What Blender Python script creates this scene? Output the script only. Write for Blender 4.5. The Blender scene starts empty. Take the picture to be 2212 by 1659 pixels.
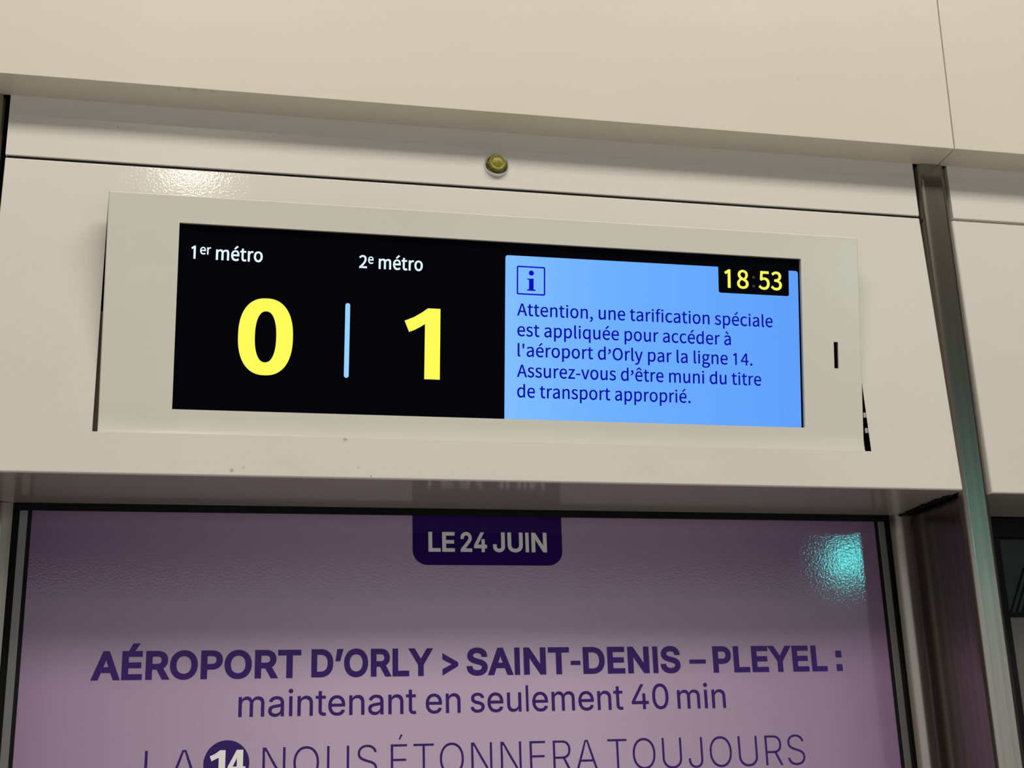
import bpy, bmesh, math, random
from mathutils import Vector, Matrix
from mathutils.geometry import delaunay_2d_cdt

# ------------------------------------------------------------------ camera, world, lights
SC = bpy.context.scene
COL = SC.collection
EYE = 1.68                      # height of the camera above the platform floor; z below is measured from it
SC.view_settings.view_transform = 'Standard'
SC.view_settings.look = 'None'
SC.view_settings.exposure = 0.0
SC.view_settings.gamma = 1.0
SC.view_settings.use_curve_mapping = False

cd = bpy.data.cameras.new('camera')
cd.sensor_fit = 'HORIZONTAL'
cd.sensor_width = 36.0
cd.lens = 2856.8 / 2212 * 36.0
cd.clip_start = 0.02
cd.dof.use_dof = True
cd.dof.focus_distance = 1.50
cd.dof.aperture_fstop = 6.5
cam = bpy.data.objects.new('camera', cd)
COL.objects.link(cam)
RIGHT = Vector((0.976678, -0.212613, -0.029939))
UP = Vector((-0.034296, -0.292129, 0.955764))
FWD = Vector((0.211954, 0.932446, 0.292608))
M = Matrix((RIGHT, UP, -FWD)).transposed().to_4x4()
M.translation = Vector((-0.31428, -1.57278, EYE))
cam.matrix_world = M
SC.camera = cam

wd = bpy.data.worlds.new('station_air')
SC.world = wd
wd.use_nodes = True
wd.node_tree.nodes['Background'].inputs[0].default_value = (1.0, 0.93, 0.84, 1)
wd.node_tree.nodes['Background'].inputs[1].default_value = 0.06


def area(name, loc, target, sx, sy, power, color, spread=180):
    l = bpy.data.lights.new(name, 'AREA')
    l.shape = 'RECTANGLE'
    l.size, l.size_y = sx, sy
    l.energy = power
    l.color = color
    l.spread = math.radians(spread)
    o = bpy.data.objects.new(name, l)
    COL.objects.link(o)
    o.location = (loc[0], loc[1], loc[2] + EYE)
    d = Vector(target) - Vector(loc)
    o.rotation_euler = d.to_track_quat('-Z', 'Y').to_euler()
    return o


# rows of ceiling lamps over the platform, an added soft fill from the opposite side, a downlight and a teal signal
area('ceiling_lamp_rows', (0.3, -3.6, 4.3), (0.1, 0, 0.4), 7.0, 1.0, 268, (1.0, 0.935, 0.83))
area('opposite_side_fill', (0.6, -8.0, 0.25), (0.6, 0, 0.25), 13.0, 2.5, 84, (0.93, 0.97, 1.0))  # added fill light, no real lamp; lifts the shaded faces
area('downlight', (-0.51, -4.41, 3.40), (-0.35, 0, 0.68), 0.13, 0.13, 6.5, (1.0, 0.90, 0.74))
area('teal_signal', (2.72, -4.41, 1.03), (0.48, 0, 0.27), 0.15, 0.16, 2.4, (0.10, 0.80, 0.78)).data.shape = 'ELLIPSE'

# ------------------------------------------------------------------ materials
def srgb(r, g, b):
    f = lambda c: (c / 255 / 12.92) if c / 255 <= 0.04045 else ((c / 255 + 0.055) / 1.055) ** 2.4
    return (f(r), f(g), f(b), 1.0)


def mat(name, base, rough=0.4, metal=0.0, spec=0.5, coat=0.0, aniso=0.0, bump=None, emis=None, estr=1.0, vary=None, scuffs=None, base_at=(0, 0, 0)):
    m = bpy.data.materials.new(name)
    m.use_nodes = True
    nt = m.node_tree
    b = nt.nodes['Principled BSDF']
    b.inputs['Base Color'].default_value = base
    b.inputs['Roughness'].default_value = rough
    b.inputs['Metallic'].default_value = metal
    b.inputs['Specular IOR Level'].default_value = spec
    b.inputs['Coat Weight'].default_value = coat
    b.inputs['Coat Roughness'].default_value = 0.05
    b.inputs['Coat IOR'].default_value = 1.5
    b.inputs['Anisotropic'].default_value = aniso
    tc = nt.nodes.new('ShaderNodeTexCoord')
    if bump:
        scale, strength, dist = bump
        n = nt.nodes.new('ShaderNodeTexNoise')
        n.inputs['Scale'].default_value = scale
        n.inputs['Detail'].default_value = 2.0
        nt.links.new(tc.outputs['Object'], n.inputs['Vector'])
        bp = nt.nodes.new('ShaderNodeBump')
        bp.inputs['Strength'].default_value = strength
        bp.inputs['Distance'].default_value = dist
        nt.links.new(n.outputs['Fac'], bp.inputs['Height'])
        nt.links.new(bp.outputs['Normal'], b.inputs['Normal'])
        if coat:
            nt.links.new(bp.outputs['Normal'], b.inputs['Coat Normal'])
    col = None
    if vary:
        scale, c2, stretch = vary
        mp = nt.nodes.new('ShaderNodeMapping')
        mp.inputs['Scale'].default_value = stretch
        nt.links.new(tc.outputs['Object'], mp.inputs['Vector'])
        n = nt.nodes.new('ShaderNodeTexNoise')
        n.inputs['Scale'].default_value = scale
        n.inputs['Detail'].default_value = 3.0
        nt.links.new(mp.outputs['Vector'], n.inputs['Vector'])
        rp = nt.nodes.new('ShaderNodeValToRGB')
        rp.color_ramp.elements[0].position = 0.35
        rp.color_ramp.elements[1].position = 0.65
        rp.color_ramp.elements[0].color = base
        rp.color_ramp.elements[1].color = c2
        nt.links.new(n.outputs['Fac'], rp.inputs['Fac'])
        col = rp.outputs['Color']
    if scuffs:                                   # small dark scuff marks at fixed places on the thing
        for (x, y, z, r, dark) in scuffs:
            vd = nt.nodes.new('ShaderNodeVectorMath')
            vd.operation = 'DISTANCE'
            vd.inputs[1].default_value = (x - base_at[0], y - base_at[1], z - base_at[2])
            nn = nt.nodes.new('ShaderNodeTexNoise')
            nn.inputs['Scale'].default_value = 300
            nt.links.new(tc.outputs['Object'], nn.inputs['Vector'])
            nt.links.new(tc.outputs['Object'], vd.inputs[0])
            mr = nt.nodes.new('ShaderNodeMapRange')
            mr.inputs['From Min'].default_value = r * 0.2
            mr.inputs['From Max'].default_value = r * 0.75
            mr.inputs['To Min'].default_value = dark * 0.6
            mr.inputs['To Max'].default_value = 0.0
            nt.links.new(vd.outputs['Value'], mr.inputs['Value'])
            mu = nt.nodes.new('ShaderNodeMath')
            mu.operation = 'MULTIPLY'
            nt.links.new(mr.outputs['Result'], mu.inputs[0])
            nt.links.new(nn.outputs['Fac'], mu.inputs[1])
            mx = nt.nodes.new('ShaderNodeMix')
            mx.data_type = 'RGBA'
            nt.links.new(mu.outputs['Value'], mx.inputs['Factor'])
            if col is None:
                mx.inputs['A'].default_value = base
            else:
                nt.links.new(col, mx.inputs['A'])
            mx.inputs['B'].default_value = srgb(60, 55, 48)
            col = mx.outputs['Result']
    if col is not None:
        nt.links.new(col, b.inputs['Base Color'])
    if emis:
        b.inputs['Emission Color'].default_value = emis
        b.inputs['Emission Strength'].default_value = estr
    return m


def glow(name, c, s=1.0):
    m = bpy.data.materials.new(name)
    m.use_nodes = True
    nt = m.node_tree
    nt.nodes.clear()
    e = nt.nodes.new('ShaderNodeEmission')
    e.inputs[0].default_value = c
    e.inputs[1].default_value = s
    o = nt.nodes.new('ShaderNodeOutputMaterial')
    nt.links.new(e.outputs[0], o.inputs[0])
    return m


WHITE = srgb(226, 222, 213)
WHITE2 = srgb(222, 218, 210)
M_SHEET = mat('white_powder_coat', WHITE, 0.09, spec=0.5, bump=(320, 0.16, 0.0005), vary=(5, WHITE2, (1, 1, 1)),
              scuffs=[(-0.3043, -0.155, 0.3366, 0.004, 1.2), (-0.292, -0.155, 0.340, 0.003, 0.8), (-0.1825, -0.1524, 0.3745, 0.0045, 1.4), (-0.168, -0.155, 0.343, 0.003, 0.9),
                      (-0.154, -0.155, 0.333, 0.002, 1.5), (0.0955, -0.139, 0.6868, 0.003, 0.5), (0.03, -0.05, 0.3285, 0.003, 0.9)], base_at=(0, -0.15, 0.330))
M_FASCIA = mat('cream_fascia_coat', srgb(228, 221, 208), 0.30, spec=0.4, bump=(300, 0.05, 0.0005), vary=(4, srgb(225, 218, 205), (1, 1, 1)),
               scuffs=[(-0.36, -0.1775, 0.7782, 0.006, 0.7), (-0.378, -0.1775, 0.7782, 0.004, 0.8), (-0.340, -0.1775, 0.7782, 0.005, 0.6), (0.39, -0.184, 0.86, 0.005, 0.35)], base_at=(0.00015, -0.16, 0.78))
M_BAND = mat('recess_coat', WHITE, 0.22, spec=0.4, bump=(420, 0.08, 0.0005), scuffs=[(-0.445, -0.137, 0.7455, 0.003, 0.6)], base_at=(0, -0.13, 0.70))
M_SOFFIT = mat('underside_grey', srgb(172, 168, 163), 0.13, spec=0.5, bump=(260, 0.05, 0.0005))  # darker grey than the header sheet
M_BEZEL = mat('bezel_coat', srgb(226, 223, 212), 0.20, spec=0.4, bump=(420, 0.10, 0.0005), vary=(6, srgb(222, 219, 209), (1, 1, 1)))
M_BLACK = mat('black_rubber', (0.004, 0.004, 0.005, 1), 0.6, spec=0.2)
M_DARK = mat('dark_void', (0.003, 0.003, 0.003, 1), 0.9, spec=0.0)
M_STEEL = mat('brushed_steel', (0.34, 0.30, 0.25, 1), 0.25, metal=1.0, coat=0.5, bump=(45, 0.012, 0.001), vary=(30, (0.27, 0.24, 0.205, 1), (6, 6, 0.05)))
M_FRAME = mat('grey_frame_metal', (0.22, 0.21, 0.20, 1), 0.35, metal=0.8)
M_CHROME = mat('chrome', (0.85, 0.85, 0.86, 1), 0.07, metal=1.0)
M_HOUSING = mat('housing_metal', srgb(125, 112, 98), 0.5, metal=0.2)
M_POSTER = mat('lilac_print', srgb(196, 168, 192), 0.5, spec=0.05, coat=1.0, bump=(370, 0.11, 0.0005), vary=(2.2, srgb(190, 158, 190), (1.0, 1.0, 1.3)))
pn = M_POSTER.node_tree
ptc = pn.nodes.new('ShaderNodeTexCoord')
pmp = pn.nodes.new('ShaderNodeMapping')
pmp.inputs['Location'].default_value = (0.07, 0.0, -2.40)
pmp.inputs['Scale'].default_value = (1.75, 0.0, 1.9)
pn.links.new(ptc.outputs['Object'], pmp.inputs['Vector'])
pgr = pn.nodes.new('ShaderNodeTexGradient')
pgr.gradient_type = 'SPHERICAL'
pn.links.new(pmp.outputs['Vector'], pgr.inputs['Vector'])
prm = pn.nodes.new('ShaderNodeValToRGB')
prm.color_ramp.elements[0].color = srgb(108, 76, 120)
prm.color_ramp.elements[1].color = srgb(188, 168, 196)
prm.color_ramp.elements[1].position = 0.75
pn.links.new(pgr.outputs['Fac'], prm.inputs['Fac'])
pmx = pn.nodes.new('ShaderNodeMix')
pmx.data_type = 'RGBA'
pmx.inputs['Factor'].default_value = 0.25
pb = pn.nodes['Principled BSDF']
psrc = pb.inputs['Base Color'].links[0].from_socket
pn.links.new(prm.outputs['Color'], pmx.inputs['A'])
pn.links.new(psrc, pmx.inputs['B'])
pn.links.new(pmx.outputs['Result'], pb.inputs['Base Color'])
M_INK = mat('violet_ink', srgb(52, 6, 106), 0.5, spec=0.02, coat=0.4)
M_TAB = mat('deep_violet_ink', srgb(42, 10, 96), 0.5, spec=0.02, coat=0.4)
M_PAPER = mat('white_ink', srgb(240, 240, 240), 0.5, spec=0.05, coat=0.6)
M_GLASS = mat('screen_glass', (0.0006, 0.0006, 0.003, 1), 0.35, spec=0.03)
M_FLOOR = mat('platform_tiles', (0.66, 0.64, 0.61, 1), 0.5, vary=(20, (0.45, 0.43, 0.40, 1), (1, 1, 1)))
M_CEIL = mat('station_concrete', (0.45, 0.43, 0.41, 1), 0.8)
M_FAR = mat('far_wall', (0.34, 0.33, 0.32, 1), 0.6, vary=(3, (0.28, 0.27, 0.27, 1), (1, 1, 1)))
M_PANE = mat('smoked_pane', srgb(84, 78, 69), 0.12, spec=0.5)
M_GRILLE = mat('black_grille', srgb(34, 33, 32), 0.4, spec=0.4)
M_WIRE = mat('pale_plastic', srgb(190, 188, 180), 0.5)
G_BLUE = glow('lit_blue', srgb(103, 169, 255))
G_NAVY = glow('lit_navy', srgb(6, 10, 168))
G_INK = glow('lit_dark_blue', srgb(10, 14, 196))
G_WHITE = glow('lit_white', srgb(222, 243, 255), 1.05)
G_BAR = glow('lit_pale_blue', srgb(150, 212, 255))
G_YELLOW = glow('lit_yellow', srgb(255, 252, 92))
G_BLACK = glow('lit_black', srgb(1, 2, 12))
G_DIM = glow('lit_dim_grey', srgb(58, 58, 42))

# viewing-angle shift of the LCD painted into the message blue: paler towards its left
nt = G_BLUE.node_tree
e = [n for n in nt.nodes if n.type == 'EMISSION'][0]
tc = nt.nodes.new('ShaderNodeTexCoord')
sx = nt.nodes.new('ShaderNodeSeparateXYZ')
nt.links.new(tc.outputs['Object'], sx.inputs[0])
rp = nt.nodes.new('ShaderNodeValToRGB')
mr = nt.nodes.new('ShaderNodeMapRange')
mr.inputs['From Min'].default_value = 0.0
mr.inputs['From Max'].default_value = 0.37
nt.links.new(sx.outputs['X'], mr.inputs['Value'])
nt.links.new(mr.outputs['Result'], rp.inputs['Fac'])
rp.color_ramp.elements[0].color = srgb(128, 190, 255)
rp.color_ramp.elements[1].color = srgb(96, 160, 252)
el = rp.color_ramp.elements.new(0.35)
el.color = srgb(110, 175, 255)
nt.links.new(rp.outputs['Color'], e.inputs[0])


# ------------------------------------------------------------------ helpers
def thing(name, label, cat, loc, group=None):
    o = bpy.data.objects.new(name, None)
    COL.objects.link(o)
    o.location = (loc[0], loc[1], loc[2] + EYE)
    o.empty_display_size = 0.05
    o['label'] = label
    o['category'] = cat
    if group:
        o['group'] = group
    return o


def base_of(o):
    while o.parent:
        o = o.parent
    return Vector(o.location)


def mesh(name, verts, faces, m, parent=None, smooth=False, origin=None):
    """verts in camera-height coordinates; stored relative to the thing's base"""
    org = base_of(parent) if parent else Vector(origin if origin else (0, 0, 0)) + Vector((0, 0, EYE))
    me = bpy.data.meshes.new(name)
    me.from_pydata([Vector(v) + Vector((0, 0, EYE)) - org for v in verts], [], faces)
    bm = bmesh.new()
    bm.from_mesh(me)
    bmesh.ops.recalc_face_normals(bm, faces=bm.faces)
    bm.to_mesh(me)
    bm.free()
    me.materials.append(m)
    o = bpy.data.objects.new(name, me)
    COL.objects.link(o)
    if parent:
        o.parent = parent
    else:
        o.location = org
    if smooth:
        for p in me.polygons:
            p.use_smooth = True
        me.set_sharp_from_angle(angle=math.radians(50))
        w = o.modifiers.new('weighted_normals', 'WEIGHTED_NORMAL')
        w.keep_sharp = True
        w.weight = 100
    return o


def tag(o, label, cat, group=None):
    o['label'] = label
    o['category'] = cat
    if group:
        o['group'] = group
    return o


def struct(o):
    o['kind'] = 'structure'
    return o


def box_vf(x0, x1, y0, y1, z0, z1):
    v = [(x, y, z) for x in (x0, x1) for y in (y0, y1) for z in (z0, z1)]
    f = [(0, 1, 3, 2), (4, 6, 7, 5), (0, 4, 5, 1), (2, 3, 7, 6), (0, 2, 6, 4), (1, 5, 7, 3)]
    return v, f


def box(name, x0, x1, y0, y1, z0, z1, m, parent=None, bevel=0.0, origin=None):
    v, f = box_vf(x0, x1, y0, y1, z0, z1)
    o = mesh(name, v, f, m, parent, origin=origin)
    if bevel:
        bm = bmesh.new()
        bm.from_mesh(o.data)
        bmesh.ops.bevel(bm, geom=bm.edges[:], offset=bevel, segments=3, affect='EDGES', profile=0.5)
        bm.to_mesh(o.data)
        bm.free()
        for p in o.data.polygons:
            p.use_smooth = True
        o.data.set_sharp_from_angle(angle=math.radians(50))
        w = o.modifiers.new('weighted_normals', 'WEIGHTED_NORMAL')
        w.keep_sharp = True
        w.weight = 100
    return o


def prism(name, poly, axis, a0, a1, m, parent=None, smooth=True, origin=None):
    """closed 2-D outline swept along one axis; axis 'x': poly is (y, z); axis 'z': poly is (x, y)"""
    n = len(poly)
    pt = (lambda p, a: (a, p[0], p[1])) if axis == 'x' else (lambda p, a: (p[0], p[1], a))
    v = [pt(p, a0) for p in poly] + [pt(p, a1) for p in poly]
    f = [(i, (i + 1) % n, n + (i + 1) % n, n + i) for i in range(n)]
    f += [tuple(range(n - 1, -1, -1)), tuple(range(n, 2 * n))]
    return mesh(name, v, f, m, parent, smooth, origin)


def arc(cx, cy, r, a0, a1, n=6):
    return [(cx + r * math.cos(math.radians(a0 + (a1 - a0) * i / n)), cy + r * math.sin(math.radians(a0 + (a1 - a0) * i / n))) for i in range(n + 1)]


def sheet_grid(xs, rows, skip):
    """xs: list of (x, dy); rows: list of (y, z). quads with the cells in skip left out"""
    v = []
    for (y, z) in rows:
        for (x, dy) in xs:
            v.append((x, y + dy, z))
    n = len(xs)
    f = []
    for j in range(len(rows) - 1):
        for i in range(n - 1):
            if (i, j) in skip:
                continue
            f.append((j * n + i, j * n + i + 1, (j + 1) * n + i + 1, (j + 1) * n + i))
    return v, f


# ------------------------------------------------------------------ lettering: glyph outlines -> clean flat meshes
GLYPHS = {
 'S': {
  ' ': [220,[]],
  "'": [273,[[[102,534,108,474,126,474],[145,474,164,474,169,534],[175,595,180,656,181,689],[182,723,182,756,151,756],[120,756,88,756,89,723],[90,689,90,656,96,595]]]],
  ',': [273,[[[66,-169,74,-186,162,-149],[217,-75,217,19,217,84],[188,124,141,124,105,124],[74,100,74,61,74,22],[104,-2,139,-2,143,-2],[146,-1,150,-1,149,-60],[113,-107,52,-133,59,-151]]]],
  '-': [340,[[[45,263,45,240,129,240],[212,240,296,240,296,263],[296,286,296,309,212,309],[129,309,45,309,45,286]]]],
  '.': [273,[[[100,-13,136,-13,172,-13],[201,15,201,55,201,96],[172,124,136,124,100,124],[72,96,72,55,72,15]]]],
  '1': [544,[[[86,25,86,0,218,0],[349,0,480,0,480,25],[480,50,480,75,432,75],[384,75,336,75,336,289],[336,504,336,719,313,719],[291,719,268,719,228,696],[182,679,119,668,119,649],[119,630,119,611,161,611],[204,611,247,611,247,432],[247,253,247,75,193,75],[140,75,86,75,86,50]]]],
  '2': [544,[[[43,18,43,0,194,0],[344,0,495,0,495,26],[495,52,495,77,429,77],[362,77,296,77,260,77],[216,74,178,71,347,230],[461,376,461,521,461,648],[379,731,251,731,160,731],[97,690,39,626,57,609],[74,592,91,575,131,624],[181,659,240,659,329,659],[373,599,373,517,373,393],[269,250,43,53,43,35]]]],
  '3': [544,[[[146,-13,258,-13,386,-13],[489,64,489,192,489,291],[422,354,337,375,337,376],[337,378,337,379,414,406],[465,465,465,552,465,666],[376,731,255,731,173,731],[109,695,55,646,71,627],[87,608,103,589,144,630],[194,659,252,659,327,659],[374,614,374,545,374,468],[324,408,175,408,175,385],[175,362,175,339,341,339],[398,282,398,195,398,113],[338,62,252,62,171,62],[117,101,75,144,59,125],[44,106,28,86,75,34]]]],
  '4': [544,[[[333,66,333,0,361,0],[390,0,418,0,418,66],[418,132,418,198,450,198],[482,198,514,198,514,222],[514,246,514,270,482,270],[450,270,418,270,418,419],[418,569,418,719,385,719],[352,719,319,719,219,565],[119,411,20,257,20,237],[20,218,20,198,124,198],[229,198,333,198,333,132]],[[333,343,333,270,260,270],[186,270,113,270,167,351],[222,433,276,515,297,550],[317,586,334,621,336,621],[337,621,338,621,336,584],[333,525,333,490,333,417]]]],
  '5': [544,[[[144,-13,257,-13,377,-13],[492,76,492,233,492,392],[394,463,275,463,232,463],[200,452,168,434,174,504],[180,573,186,642,276,642],[367,642,457,642,457,668],[457,693,457,719,341,719],[224,719,108,719,100,607],[92,495,84,383,100,373],[116,363,132,353,174,380],[204,395,252,395,342,395],[401,334,401,231,401,126],[333,62,248,62,165,62],[112,100,72,141,57,122],[42,102,26,82,75,34]]]],
  '8': [544,[[[141,-13,275,-13,409,-13],[499,69,499,173,499,272],[441,325,378,362,378,363],[378,365,378,367,421,400],[474,465,474,540,474,651],[399,729,276,729,165,729],[79,656,79,547,79,472],[125,418,176,381,176,380],[176,379,176,377,111,342],[45,275,45,178,45,68]],[[372,433,324,390,238,424],[161,462,161,547,161,617],[209,663,275,663,352,663],[397,607,397,535,397,482]],[[359,54,275,54,189,54],[125,110,125,186,125,255],[166,312,224,349,325,308],[414,273,414,175,414,104]]]],
  ':': [273,[[[100,382,136,382,172,382],[201,410,201,451,201,491],[172,520,136,520,100,520],[72,491,72,451,72,410]],[[100,-13,136,-13,172,-13],[201,15,201,55,201,96],[172,124,136,124,100,124],[72,96,72,55,72,15]]]],
  'A': [596,[[[85,240,4,0,34,0],[65,0,95,0,118,73],[142,146,165,220,252,220],[340,220,427,220,450,146],[473,73,496,0,528,0],[560,0,592,0,511,240],[429,479,348,719,314,719],[281,719,247,719,166,479]],[[260,291,187,291,199,328],[211,365,223,402,248,483],[272,561,294,645,295,645],[297,645,298,645,322,562],[344,483,371,402,382,365],[393,328,405,291,332,291]]]],
  'O': [727,[[[183,-13,364,-13,544,-13],[671,131,671,362,671,592],[544,731,364,731,183,731],[57,592,57,362,57,131]],[[493,67,364,67,234,67],[150,182,150,362,150,541],[234,652,364,652,493,652],[577,541,577,362,577,182]]]],
  'a': [552,[[[124,-13,213,-13,278,-13],[338,22,389,64,390,64],[391,64,392,64,395,42],[397,21,400,0,425,0],[449,0,474,0,474,109],[474,218,474,327,474,460],[420,546,289,546,203,546],[128,508,80,476,92,456],[103,435,115,415,157,443],[213,472,275,472,362,472],[384,406,384,337,158,312],[58,254,58,138,58,42]],[[289,60,238,60,185,60],[144,83,144,144,144,213],[205,257,384,277,384,228],[384,179,384,129,332,83]]]],
  'c': [500,[[[159,-13,300,-13,364,-13],[425,13,473,54,459,74],[446,94,433,115,400,85],[357,62,308,62,210,62],[143,143,143,266,143,388],[214,471,311,471,352,471],[386,452,417,425,432,444],[447,464,462,483,425,517],[376,546,307,546,170,546],[51,443,51,266,51,89]]]],
  'd': [608,[[[138,-13,272,-13,335,-13],[392,22,433,63,434,63],[435,63,436,63,439,42],[442,21,444,0,469,0],[493,0,518,0,518,260],[518,520,518,780,488,780],[458,780,427,780,427,712],[427,644,427,575,429,545],[431,515,432,484,385,523],[345,546,282,546,161,546],[52,438,52,266,52,88]],[[340,63,291,63,198,63],[144,138,144,267,144,388],[213,471,298,471,342,471],[383,455,427,415,427,322],[427,228,427,135,383,86]]]],
  'e': [543,[[[164,-13,306,-13,377,-13],[434,11,480,41,470,61],[459,81,449,101,409,75],[368,59,316,59,215,59],[145,131,139,245,259,245],[378,245,498,245,500,259],[502,276,502,296,502,448],[425,546,289,546,168,546],[51,439,51,266,51,90]],[[233,309,138,309,149,415],[216,475,291,475,375,475],[424,417,424,309,328,309]]]],
  'f': [319,[[[32,482,32,460,57,460],[81,460,105,460,105,307],[105,153,105,0,135,0],[164,0,194,0,194,153],[194,307,194,460,232,460],[269,460,307,460,307,484],[307,508,307,532,269,532],[232,532,194,532,194,560],[194,589,194,617,194,685],[219,722,270,722,288,722],[310,717,329,707,336,730],[342,753,349,776,325,786],[293,793,260,793,154,793],[105,725,105,618,105,589],[105,561,105,532,81,531],[57,529,32,527,32,505]]]],
  'g': [553,[[[140,-245,270,-245,434,-245],[539,-160,539,-61,539,27],[476,66,354,66,319,66],[284,66,249,66,177,66],[156,90,156,124,156,153],[171,171,190,187,214,175],[243,169,269,169,378,169],[464,240,464,354,464,400],[446,439,421,464,457,464],[493,464,529,464,529,487],[529,509,529,532,468,532],[406,532,344,532,325,540],[299,546,269,546,162,546],[70,473,70,356,70,292],[104,240,139,213,139,211],[139,210,139,209,111,189],[80,154,80,110,80,68],[101,39,128,23,128,21],[128,19,128,18,78,-13],[50,-57,50,-103,50,-194]],[[330,229,269,229,208,229],[156,278,156,356,156,434],[207,480,269,480,332,480],[382,434,382,356,382,278]],[[385,-183,282,-183,185,-183],[128,-147,128,-90,128,-60],[144,-27,182,0,206,-6],[231,-8,251,-8,282,-8],[312,-8,343,-8,414,-8],[451,-25,451,-75,451,-130]]]],
  'i': [270,[[[90,177,90,0,120,0],[150,0,180,0,180,177],[180,355,180,532,150,532],[120,532,90,532,90,355]],[[100,642,135,642,171,642],[195,666,195,702,195,736],[171,760,135,760,100,760],[76,736,76,702,76,666]]]],
  'l': [278,[[[118,-13,184,-13,209,-13],[224,-9,236,-5,232,18],[228,41,224,64,214,62],[210,62,205,62,191,62],[180,73,180,100,180,327],[180,554,180,780,150,780],[120,780,90,780,90,556],[90,331,90,106,90,30]]]],
  'm': [908,[[[90,177,90,0,120,0],[150,0,180,0,180,129],[180,258,180,386,228,441],[274,468,314,468,381,468],[413,425,413,325,413,217],[413,108,413,0,442,0],[472,0,502,0,502,129],[502,258,502,386,552,441],[595,468,636,468,704,468],[735,425,735,325,735,217],[735,108,735,0,765,0],[795,0,825,0,825,112],[825,225,825,337,825,473],[773,546,664,546,598,546],[543,504,487,444,466,507],[423,546,340,546,276,546],[222,506,175,455,174,455],[173,455,173,455,170,481],[167,507,164,532,139,532],[115,532,90,532,90,355]]]],
  'n': [598,[[[90,177,90,0,120,0],[150,0,180,0,180,129],[180,258,180,386,233,440],[271,468,325,468,396,468],[426,425,426,325,426,217],[426,108,426,0,456,0],[486,0,516,0,516,112],[516,225,516,337,516,473],[465,546,353,546,280,546],[225,506,175,455,174,455],[173,455,173,455,170,481],[167,507,164,532,139,532],[115,532,90,532,90,355]]]],
  'o': [594,[[[167,-13,297,-13,427,-13],[543,89,543,266,543,443],[427,546,297,546,167,546],[51,443,51,266,51,89]],[[389,62,297,62,205,62],[143,143,143,266,143,388],[205,471,297,471,389,471],[452,388,452,266,452,143]]]],
  'p': [608,[[[90,28,90,-225,120,-225],[150,-225,180,-225,180,-164],[180,-104,180,-44,179,-13],[178,18,177,49,225,9],[276,-13,325,-13,446,-13],[556,92,556,275,556,439],[481,546,344,546,282,546],[223,511,175,471,174,471],[173,471,173,471,170,491],[167,512,164,532,139,532],[115,532,90,532,90,280]],[[398,63,310,63,275,63],[227,76,180,118,180,211],[180,305,180,398,231,445],[277,471,322,471,424,471],[463,392,463,274,463,142]]]],
  'q': [608,[[[427,-161,427,-225,458,-225],[488,-225,518,-225,518,28],[518,280,518,532,494,532],[470,532,446,532,443,516],[440,499,437,482,437,482],[436,482,435,482,388,524],[345,546,282,546,161,546],[52,438,52,266,52,88],[138,-13,272,-13,333,-13],[389,20,432,62,431,29],[429,-3,427,-35,427,-98]],[[340,63,291,63,198,63],[144,138,144,267,144,388],[213,471,298,471,342,471],[383,455,427,415,427,322],[427,228,427,135,383,86]]]],
  'r': [380,[[[90,177,90,0,120,0],[150,0,180,0,180,114],[180,228,180,342,216,432],[270,466,314,466,336,466],[348,463,366,457,371,483],[377,508,382,534,366,543],[349,546,325,546,267,546],[212,503,175,435,174,435],[173,435,173,435,170,468],[167,500,164,532,139,532],[115,532,90,532,90,355]]]],
  's': [459,[[[154,-13,229,-13,355,-13],[423,59,423,145,423,246],[338,278,261,307,201,329],[146,349,146,399,146,441],[177,476,245,476,292,476],[329,456,366,429,380,448],[394,467,409,485,369,519],[310,546,244,546,127,546],[61,479,61,395,61,304],[141,269,216,241,275,220],[337,194,337,140,337,94],[303,57,232,57,169,57],[122,82,75,121,60,101],[46,81,31,61,81,19]]]],
  't': [370,[[[144,-13,257,-13,290,-13],[325,-3,356,7,350,29],[344,52,338,75,321,67],[297,60,277,60,216,60],[195,97,195,162,195,261],[195,360,195,460,243,460],[292,460,340,460,340,484],[340,508,340,532,292,532],[243,532,195,532,195,582],[195,632,195,682,170,682],[145,682,121,682,117,632],[114,582,111,532,83,531],[55,529,26,527,26,505],[26,482,26,460,53,460],[79,460,106,460,106,361],[106,263,106,165,106,58]]]],
  'u': [595,[[[133,-13,246,-13,319,-13],[372,25,422,83,423,83],[424,83,425,83,427,56],[429,28,431,0,456,0],[481,0,506,0,506,177],[506,355,506,532,476,532],[446,532,417,532,417,407],[417,281,417,155,366,92],[327,65,273,65,202,65],[173,107,173,206,173,315],[173,424,173,532,142,532],[112,532,82,532,82,420],[82,308,82,195,82,59]]]],
  'v': [511,[[[141,177,205,0,240,0],[275,0,310,0,373,177],[435,355,498,532,469,532],[439,532,410,532,376,431],[342,330,309,229,293,177],[275,124,260,73,258,73],[257,73,255,73,239,124],[223,177,206,229,173,330],[139,431,106,532,75,532],[44,532,13,532,77,355]]]],
  'y': [511,[[[75,-229,99,-229,205,-229],[261,-149,298,-45,365,147],[431,340,498,532,469,532],[440,532,411,532,379,434],[347,336,315,237,301,189],[285,135,272,86,270,86],[268,86,267,86,248,136],[230,190,214,237,178,336],[142,434,106,532,75,532],[44,532,13,532,84,355],[155,177,226,-1,223,-14],[219,-28,215,-41,192,-107],[155,-156,95,-156,80,-156],[65,-151,54,-147,48,-171],[42,-195,36,-219,53,-225]]]],
  'z': [466,[[[34,16,34,0,169,0],[303,0,437,0,437,24],[437,48,437,73,341,73],[244,73,147,73,241,210],[335,347,428,484,428,500],[428,516,428,532,307,532],[186,532,65,532,65,508],[65,484,65,460,148,460],[231,460,315,460,221,323],[128,185,34,48,34,32]]]],
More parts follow.
